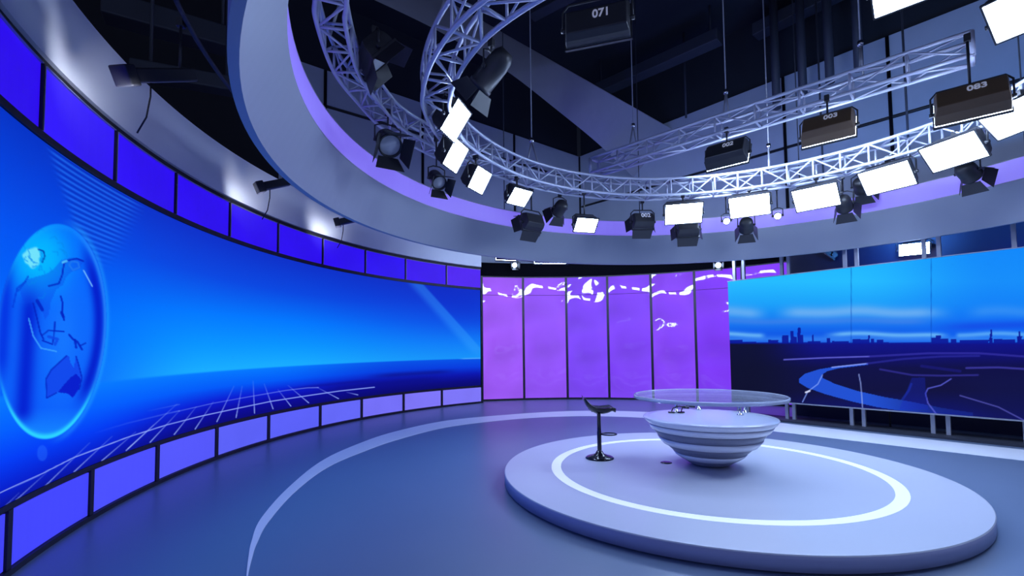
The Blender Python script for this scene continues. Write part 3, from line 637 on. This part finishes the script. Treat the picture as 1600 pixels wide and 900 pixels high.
# ------------------------------------------------------------------ fixtures
def softlight(pos, target, label, lit=True, w=.8, h=.5, hang=.5, number=None, body='dark', group=None, doors=True, roll=0., depth=.22, bulge=0., num_z=.14):
    pos = np.array(pos, float); d = np.array(target, float)-pos; yaw = math.atan2(d[1], d[0])-PI/2; tilt = math.atan2(d[2], math.hypot(d[0], d[1]))
    r = empty('softlight', pos, yaw); tag(r, label, 'studio light', group)
    T = Matrix.Rotation(tilt, 4, 'X') @ Matrix.Rotation(roll, 4, 'Y')
    # housing: deep tray tapering to a rounded back; face looks along +Y
    sec = [(.0, 1.), (-.08, .98), (-depth*.6, .92), (-depth, .66)]; v = []; f = []
    for y, s in sec: v += [(-w/2*(1-.25*(1-s)), y, -h/2*s), (w/2*(1-.25*(1-s)), y, -h/2*s), (w/2*(1-.25*(1-s)), y, h/2*s), (-w/2*(1-.25*(1-s)), y, h/2*s)]
    for k in range(3): f += [(k*4+j, k*4+(j+1) % 4, k*4+4+(j+1) % 4, k*4+4+j) for j in range(4)]
    f += [(0, 3, 2, 1), (12, 13, 14, 15)]
    MB().add(v, f).xf(T).build('housing', M[body], r, bevel=.012)
    mb = MB()
    for a, b in (((-w/2-.02, 0, -h/2-.02), (w/2+.02, .04, -h/2)), ((-w/2-.02, 0, h/2), (w/2+.02, .04, h/2+.02)), ((-w/2-.02, 0, -h/2), (-w/2, .04, h/2)), ((w/2, 0, -h/2), (w/2+.02, .04, h/2))): mb.box(a, b)
    mb.xf(T).build('frame', M['dark'], r)
    mb = MB().box((-w/2, .004, -h/2), (w/2, .022, h/2)) if not bulge else MB()
    if bulge:
        g = [(-w/2*a, .004+bulge*(1-a**4), -h/2*a) for a in (1., .85, .6)]
        vv = []; ff = []
        for x, y, z in g: vv += [(x, y, z), (-x, y, z), (-x, y, -z), (x, y, -z)]
        for k in range(2): ff += [(k*4+q, k*4+(q+1) % 4, k*4+4+(q+1) % 4, k*4+4+q) for q in range(4)]
        mb.add(vv, ff+[(8, 9, 10, 11)])
    mb.xf(T).build('diffuser', M['soft'] if lit else M['lens'], r)
    if doors:
        fl_ = .22
        for side in range(4):
            ang = .55
            if side < 2:
                s = 1 if side == 0 else -1; z = s*(h/2+.015)
                q = [(-w/2, .03, z), (w/2, .03, z), (w/2*.9, .03+fl_*math.cos(ang), z+s*fl_*math.sin(ang)), (-w/2*.9, .03+fl_*math.cos(ang), z+s*fl_*math.sin(ang))]
                t_ = Vector((0, 0, s*.008))
            else:
                s = 1 if side == 2 else -1; x = s*(w/2+.015)
                q = [(x, .03, -h/2), (x, .03, h/2), (x+s*fl_*.8*math.sin(ang), .03+fl_*.8*math.cos(ang), h/2*.9), (x+s*fl_*.8*math.sin(ang), .03+fl_*.8*math.cos(ang), -h/2*.9)]
                t_ = Vector((s*.008, 0, 0))
            MB().hexa(q, [Vector(p)+t_ for p in q]).xf(T).build('barn_door', M['dark'], r)
    hy = max(.22, h/2*math.cos(tilt)+.12)
    MB().tube([(-w/2-.035, -.06, 0), (-w/2-.035, -.06, hy*.75), (-w/2+.04, -.06, hy), (w/2-.04, -.06, hy), (w/2+.035, -.06, hy*.75), (w/2+.035, -.06, 0)], .015, 6).build('yoke', M['dark'], r)
    for s in (-1, 1): MB().tube([(s*(w/2-.02), -.06, 0), (s*(w/2+.06), -.06, 0)], .03, 10).build('yoke_knob', M['dark'], r)
    if hang > hy: MB().tube([(0, -.06, hy), (0, -.06, hang-.02)], .018, 8).build('stem', M['dark'], r)
    MB().box((-.04, -.1, hang-.06), (.04, -.02, hang+.06)).build('clamp', M['dark'], r, bevel=.008)
    if number:
        t = text(number, .15, M['label'], r, (0, 0, 0), (0, 0, 0))
        R3 = Matrix((Vector((1, 0, 0)), Vector((0, 0, 1)), Vector((0, -1, 0)))).transposed().to_4x4()   # lies on the flat back, readable from behind
        t.matrix_local = T @ Matrix.Translation(Vector((w*.08, -depth-.004, h*num_z))) @ R3
    return r
def fresnel(pos, target, label, lit=False, rad=.12, ln=.3, hang=.45, group=None, doors=True, glow=None):
    pos = np.array(pos, float); d = np.array(target, float)-pos; yaw = math.atan2(d[1], d[0])-PI/2; tilt = math.atan2(d[2], math.hypot(d[0], d[1]))
    r = empty('spotlight', pos, yaw); tag(r, label, 'spotlight', group)
    T = Matrix.Rotation(tilt, 4, 'X'); RX = Matrix.Rotation(-PI/2, 4, 'X')      # lathe axis +Z -> +Y
    MB().lathe([(0, -ln*.55), (rad*.6, -ln*.55), (rad*.9, -ln*.4), (rad, -ln*.2), (rad, ln*.35), (rad*1.08, ln*.36), (rad*1.08, ln*.45), (rad*.92, ln*.45), (rad*.92, ln*.3)], 28).xf(T @ RX).build('housing', M['dark'], r)
    MB().lathe([(rad*.92, ln*.34), (rad*.6, ln*.38), (rad*.3, ln*.4), (0, ln*.41)], 24).xf(T @ RX).build('lens', M['glow'] if lit else M['lens'], r)
    if doors:
        for k in range(4):
            a = k*PI/2; R = Matrix.Rotation(a, 4, 'Y'); y0 = ln*.45
            q = [(-rad*.9, y0, rad), (rad*.9, y0, rad), (rad*1.3, y0+rad*1.3, rad*1.6), (-rad*1.3, y0+rad*1.3, rad*1.6)]
            MB().hexa(q, [(x, y, z+.007) for x, y, z in q]).xf(T @ R).build('barn_door', M['dark'], r)
    hy = rad+.1
    MB().tube([(-rad-.03, 0, 0), (-rad-.03, 0, hy*.8), (-rad*.5, 0, hy), (rad*.5, 0, hy), (rad+.03, 0, hy*.8), (rad+.03, 0, 0)], .012, 6).build('yoke', M['dark'], r)
    for s in (-1, 1): MB().tube([(s*(rad-.01), 0, 0), (s*(rad+.045), 0, 0)], .025, 8).build('yoke_knob', M['dark'], r)
    if hang > hy: MB().tube([(0, 0, hy), (0, 0, hang)], .015, 8).build('stem', M['dark'], r)
    MB().box((-.035, -.035, hang-.03), (.035, .035, hang+.08)).build('clamp', M['dark'], r, bevel=.006)
    if glow:
        ld = bpy.data.lights.new('beam', 'SPOT'); ld.energy = glow; ld.color = (.75, .82, 1.); ld.spot_size = 1.3; ld.spot_blend = 1.; ld.shadow_soft_size = rad*.6
        lo = bpy.data.objects.new('beam', ld); COL.objects.link(lo); lo.parent = r; lo.matrix_local = T @ RX.inverted() @ Matrix.Translation((0, 0, 0)) if False else T @ Matrix.Translation((0, ln*.6, 0)) @ Matrix.Rotation(PI/2, 4, 'X')
    return r
AIM = np.array([2.9, 6.6, .6])
lits = [((710, 188), 4.3), ((710, 243), 4.5), ((748, 281), 4.5), ((811, 307), 4.5), ((915, 351), 4.5), ((1068, 333), 4.5), ((1171, 321), 4.5), ((1275, 308), 4.5), ((1386, 278), 4.45), ((1490, 237), 4.35), ((1590, 180), 4.15)]
for k, (p, R) in enumerate(lits):
    q = on_cyl(p, RC, R); tgt = AIM.copy() if k > 2 else np.array([4.4, 5.6+.3*k, 1.6])
    softlight(q, tgt, 'glowing white softlight under the round truss, %s from its left end' % ORD[k], hang=max(.3, ZT+.02-q[2]) if q[2] < 5.3 else .32, group='lit softlights under the round truss', doors=False, w=(.5, .48, .5, .48, .5)[k] if k < 5 else .8, h=(.5, .44, .4, .36, .34)[k] if k < 5 else .5)
# unlit fixtures hung on the outside of the round truss, backs to the camera
for k, (p, lab) in enumerate((((828, 350), 'dark softlight seen from behind below the round truss, left of the far purple ring strip'), ((1003, 348), 'dark softlight seen from behind under the middle of the round truss'), ((1074, 360), 'dark softlight directly below the sixth glowing softlight'))):
    q = on_cyl(p, RC, 5.0); softlight(q, q+np.array([(q[0]-RC[0])*.9, (q[1]-RC[1])*.9, -1.8]), lab, lit=False, w=.5, h=.36, hang=ZT+.02-q[2], number='002' if k == 1 else None)
for k, (p, lab) in enumerate((((1166, 352), 'black spotlight under the seventh glowing softlight'), ((1318, 318), 'black spotlight hanging between the eighth and ninth glowing softlights'), ((1512, 268), 'black spotlight below the tenth glowing softlight'), ((875, 325), 'black spotlight hanging under the round truss left of the far corner'), ((1346, 290), 'black spotlight just above another, right of the eighth glowing softlight'))):
    q = on_cyl(p, RC, 5.0 if k < 4 else 5.55); fresnel(q, q+np.array([(q[0]-RC[0])*.6, (q[1]-RC[1])*.6, -1.6]), lab, rad=.15, ln=.34, hang=ZT+.02-q[2])
for k, (p, lab) in enumerate((((1135, 345), 'small glowing spotlight left of the seventh softlight'), ((1215, 337), 'small glowing spotlight right of the seventh softlight'))):
    q = on_cyl(p, RC, 4.9); fresnel(q, (1.5, 2., 1.), lab, lit=True, rad=.075, ln=.2, hang=ZT+.02-q[2], doors=False)
for p, R, lab, rad in (((606, 222), 5.3, 'large black spotlight with bright lens rim under the side truss', .17), ((682, 280), 4.9, 'black spotlight with a shining lens near the purple ring strip on the left', .12)):
    q = on_cyl(p, RC, R); fresnel(q, q+np.array([1., -1.6, -1.6]), lab, rad=rad, ln=.38, hang=max(.3, 5.52-q[2]))
q = at_depth((592, 92), 6.1); softlight(q, q+np.array([1.2, .6, -1.2]), 'dark softlight with a pale open flap hung at the side truss', lit=False, w=.5, h=.4, hang=.35)
q = at_depth((768, 112), 6.0); fresnel(q, q+np.array([-1.2, .7, -1.1]), 'long dark spotlight with bracket inside the round truss at upper left', rad=.15, ln=.55, hang=.35)
# softlights of the straight truss, numbered backs towards the camera
for p, y, num, lab in (((1138, 247), 10.2, '002', 'dark softlight numbered 002 under the straight truss'), ((1295, 207), 8.9, '003', 'bronze softlight numbered 003 under the straight truss'), ((1517, 168), 7.15, '083', 'large bronze softlight numbered 083 at the end of the straight truss')):
    q = at_depth(p, y); softlight(q, q+np.array([.75, .85, -.62]), lab, lit=True, w=.84, h=.5, hang=max(.3, 6.56-q[2]), number=num, body='bronze' if num != '002' else 'dark', depth=.3, doors=False, bulge=.15, group='numbered softlights of the straight truss')
q = at_depth((934, 43), 6.2); softlight(q, q+np.array([.3, .95, -.04]), 'unlit dark softlight numbered 071 hanging high in the middle', lit=False, w=.84, h=.44, hang=.6, number='071', depth=.2, doors=False, num_z=.1)
q71 = q
# close softlights at the upper right
q = at_depth((1462, -52), 5.2); softlight(q, (2.2, 2.4, .9), 'very large glowing softlight cut off by the top edge', w=1.15, h=.6, hang=.45, doors=False)
qa = q
q = at_depth((1620, 6), 5.4); softlight(q, (2.5, 3.4, .6), 'glowing softlight with dark housing in the upper right corner', w=.8, h=.52, hang=.45, doors=False)
qb = q
def hang_pipe(q, dz, label):
    o = MB().tube([(q[0], q[1], q[2]+dz), (q[0], q[1], 13.2)], .024, 8).build('hanging_pipe', M['duct']); tag(o, label, 'pipe')
hang_pipe(q71, .62, 'vertical pipe above the softlight numbered 071'); hang_pipe(qa, .45, 'vertical pipe above the largest softlight'); hang_pipe(qb, .45, 'vertical pipe above the corner softlight')

# profile spots washing the pale band, hung from a curved pipe behind the ring
pr = 9.9
pp = MB().tube([(LC[0]+pr*math.cos(math.radians(a)), LC[1]+pr*math.sin(math.radians(a)), 5.95) for a in np.linspace(136, 215, 60)], .03, 8).build('lighting_pipe', M['duct'])
tag(pp, 'long dark curved pipe carrying spotlights in front of the pale band', 'pipe')
def profile(p0, p1, pool, label, power):
    a = on_cyl(p0, LC, 10.3); b = on_cyl(p1, LC, pr); wallp = on_cyl(pool, LC, LR); d = b-a; L = np.linalg.norm(d)
    yaw = math.atan2(d[1], d[0]); b = a+d; r = empty('profile_spotlight', a, 0); tag(r, label, 'spotlight', 'profile spotlights over the pale band')
    D = Vector(d).normalized(); X_ = D; Y_ = Vector((0, 0, 1)).cross(X_).normalized(); Z_ = X_.cross(Y_); R3 = Matrix((X_, Y_, Z_)).transposed().to_4x4()
    MB().box((.1, -.07, -.07), (L, .07, .08)).xf(R3).build('barrel', M['dark'], r, bevel=.02)
    MB().box((-.02, -.1, -.1), (.12, .1, .11)).xf(R3).build('lens_hood', M['dark'], r, bevel=.015)
    e = R3 @ Vector((L*.8, 0, 0)); MB().tube([e, (e[0], e[1], 5.95-a[2])], .016, 6).build('hanger', M['dark'], r)
    MB().box((e[0]-.04, e[1]-.04, 5.95-a[2]-.05), (e[0]+.04, e[1]+.04, 5.95-a[2]+.05)).build('clamp', M['dark'], r)
    c = R3 @ Vector((L*.35, 0, -.05))
    MB().tube([c, c+Vector((0, 0, -.18)), c+Vector((-.04, 0, -.42)), c+Vector((-.14, 0, -.6))], .009, 6).build('cable', M['black'], r)
    ld = bpy.data.lights.new('beam', 'SPOT'); ld.energy = power; ld.color = (.78, .85, 1.); ld.spot_size = 2.0; ld.spot_blend = 1.; ld.shadow_soft_size = .08
    lo = bpy.data.objects.new('beam', ld); COL.objects.link(lo); lo.parent = r
    n = Vector((a[0]-LC[0], a[1]-LC[1], 0)).normalized(); lo.location = n*-.12+Vector((0, 0, -.16))
    lo.rotation_euler = (Vector(wallp)-Vector(a)-lo.location).to_track_quat('-Z', 'Y').to_euler()
profile((190, 119), (300, 118), (128, 118), 'dark profile spotlight over the pale band at upper left, trailing a cable', 34)
profile((402, 294), (452, 284), (385, 300), 'dark profile spotlight over the pale band, half hidden by the ring', 36)
profile((524, 349), (556, 342), (505, 352), 'small dark profile spotlight farthest along the pale band', 36)

# small lamps on the black header and behind the flat screen
for p, lab in (((803, 414), 'small glowing lamp on the black header at its left end'), ((1122, 414), 'small glowing lamp on the black header at its right end')):
    q = on_cyl(p, PCN, PR-.35); fresnel(q, (3.4, 6.6, 2.), lab, lit=True, rad=.1, ln=.24, hang=.3, doors=True)
q = at_depth((1428, 389), 11.2); softlight(q, (8.2, 9.5, 3.6), 'glowing softlight peeking over the flat screen', w=.55, h=.26, hang=.5, doors=False)
hang_pipe(q, .5, 'vertical pipe above the softlight behind the flat screen')
q = at_depth((1292, 402), 13.0); softlight(q, q+np.array([-.5, .2, -.5]), 'unlit grey softlight in the gap above the flat screen', lit=False, w=.7, h=.3, hang=.5, doors=False)
hang_pipe(q, .5, 'vertical pipe above the unlit softlight behind the flat screen')
for k, a in enumerate((-18, -5, 8, 20, 31)):
    b = math.radians(toA(a)); q = np.array([PCN[0]+6.1*math.cos(b), PCN[1]+6.1*math.sin(b), (4.66, 4.6, 4.7, 4.62, 4.58, 4.66)[k]]); tgt = np.array([PCN[0]+10*math.cos(b), PCN[1]+10*math.sin(b), 2.6])
    softlight(q, tgt, 'softlight hidden behind the ring washing the purple wall, %s from the left' % ORD[k], w=(.6, 1.0, .8, .7, 1.0, .8)[k], h=.4, hang=.62, doors=False, group='softlights washing the purple wall')
pp = MB().tube([(PCN[0]+6.1*math.cos(math.radians(toA(a))), PCN[1]+6.1*math.sin(math.radians(toA(a))), 5.34) for a in np.linspace(-24, 52, 40)], .03, 8).build('lighting_pipe', M['duct']); tag(pp, 'dark curved pipe behind the ring facing the purple wall', 'pipe')
# added blue lamps, out of view, tinting the wall behind the flat screen
def wash(t, label):
    p = SA+SD*t+SN*.5; r = empty('added_wash_light', (p[0], p[1], 3.3)); tag(r, label, 'wash light')
    MB().box((-.25, -.06, -.05), (.25, .06, .05)).build('housing', M['dark'], r); 
    MB().tube([(0, 0, -.05), (0, 0, -3.3)], .02, 8).build('stand', M['dark'], r)
    ld = bpy.data.lights.new('beam', 'AREA'); ld.shape = 'RECTANGLE'; ld.size = .5; ld.size_y = .1; ld.energy = 14; ld.color = (.015, .01, 1.)
    lo = bpy.data.objects.new('beam', ld); COL.objects.link(lo); lo.parent = r; lo.location = tuple(SN*.1+np.array([0, 0, .07])); lo.rotation_euler = Vector(SN*1.0+np.array([0, 0, .6])).to_track_quat('-Z', 'Y').to_euler()
wash(2.2, 'added unseen blue wash light on a stand behind the left half of the flat screen'); wash(4.6, 'added unseen blue wash light on a stand behind the right half of the flat screen')

# ------------------------------------------------------------------ overhead bulkhead and dark ceiling clutter
def bulkhead():
    lo = [at(p, 9.03) for p in ((540, -22), (585, 0), (632, 22), (682, 47), (740, 80), (800, 117), (868, 170), (935, 225), (990, 277))]
    up = [at(p, 10.45) for p in ((612, -46), (650, -25), (700, 3), (750, 31), (800, 60), (860, 94), (920, 128), (985, 165), (1050, 202))]
    lo = spline(lo, 41); up = spline(up, 41)
    n_ = len(lo); th = np.array([0, .25, .18]); v = lo+up+[a+th for a in lo]+[a+th for a in up]; f = []
    for i in range(n_-1):
        f += [(i, i+1, n_+i+1, n_+i), (2*n_+i, 3*n_+i, 3*n_+i+1, 2*n_+i+1), (i, 2*n_+i, 2*n_+i+1, i+1), (n_+i, n_+i+1, 3*n_+i+1, 3*n_+i)]
    f += [(0, n_, 3*n_, 2*n_), (n_-1, 3*n_-1, 4*n_-1, 2*n_-1)]
    o = MB().add(v, f, True).build('trim_4', M['slab']); es = o.modifiers.new('edge_split', 'EDGE_SPLIT'); es.split_angle = .6; struct(o, 'long grey curved bulkhead crossing under the dark ceiling', 'bulkhead')
bulkhead()
def duct(p0, p1, z, w, h, label, m='duct'):
    a, b = Vector(at(p0, z)), Vector(at(p1, z)); d = (b-a).normalized(); n_ = Vector((-d.y, d.x, 0))*w/2
    q = [a-n_, b-n_, b+n_, a+n_]; o = MB().hexa(q, [x+Vector((0, 0, h)) for x in q]).build('air_duct', M[m], bevel=.03); tag(o, label, 'duct')
    mb = MB()
    for x in (a+d*.3, b-d*.3):
        mb.tube([x+Vector((0, 0, h)), (x.x, x.y, 13.2)], .03, 6)
    mb.build('hanger', M['duct'], o)
duct((930, 152), (1125, 66), 11.8, .5, .4, 'dark grey air duct under the ceiling beyond the straight truss')
duct((1180, 60), (1345, -20), 12.2, .5, .4, 'dark air duct high above the right end of the straight truss')
duct((160, 28), (372, 86), 8.4, .5, .45, 'dark air duct in the black void above the pale band')
duct((205, 120), (380, 150), 7.2, .35, .3, 'dark boxed cable tray in the void behind the ring')
duct((830, 30), (1000, -60), 12.4, .4, .35, 'dark air duct crossing above the bulkhead')
for k, (p, lab) in enumerate((((1214, 170), 'dark hanging pipe leftmost behind the straight truss'), ((1255, 150), 'second dark hanging pipe behind the straight truss'), ((1297, 130), 'third dark hanging pipe behind the straight truss'), ((1342, 110), 'dark hanging pipe nearest the right end of the straight truss'), ((1072, 184), 'thin dark pipe hanging down towards the straight truss middle'))):
    q = on_plane(p, CORNER-nR_ if False else CORNER-np.array(nR)*1.2, CORNER-np.array(nR)*1.2+WRt)
    o = MB().tube([(q[0], q[1], q[2]), (q[0], q[1], 13.2)], .12 if k < 4 else .035, 10).build('hanging_pipe', M['duct']); tag(o, lab, 'pipe')
def added_ring_wash(deg, R, z, power, col, label):  # lamps added outside the ring to tint the studio walls blue
    b = math.radians(deg); d = np.array([math.cos(b), math.sin(b), 0]); p = np.array([RC[0]+R*d[0], RC[1]+R*d[1], z]); r = empty('added_wash_light', p, b-PI/2); tag(r, label, 'wash light', 'added blue wash lights outside the ring')
    MB().box((-.3, -.06, -.06), (.3, .06, .06)).build('housing', M['dark'], r, bevel=.015)
    MB().tube([(0, -.02, 0), (0, -(R-6.35), 0)], .02, 8).build('bracket', M['dark'], r)
    ld = bpy.data.lights.new('beam', 'AREA'); ld.shape = 'RECTANGLE'; ld.size = .55; ld.size_y = .1; ld.energy = power; ld.color = col
    lo = bpy.data.objects.new('beam', ld); COL.objects.link(lo); lo.parent = r; lo.location = (0, .075, .04); lo.rotation_euler = Vector((0, 1, .45)).to_track_quat('-Z', 'Y').to_euler()
added_ring_wash(38, 6.5, 4.5, 90, (.06, .3, 1.), 'added blue wash light outside the ring above the flat screen')
added_ring_wash(12, 6.5, 4.5, 90, (.06, .35, 1.), 'added blue wash light outside the ring at its right end')
added_ring_wash(88, 6.6, 4.5, 70, (.08, .08, 1.), 'added blue wash light behind the ring facing the far corner')
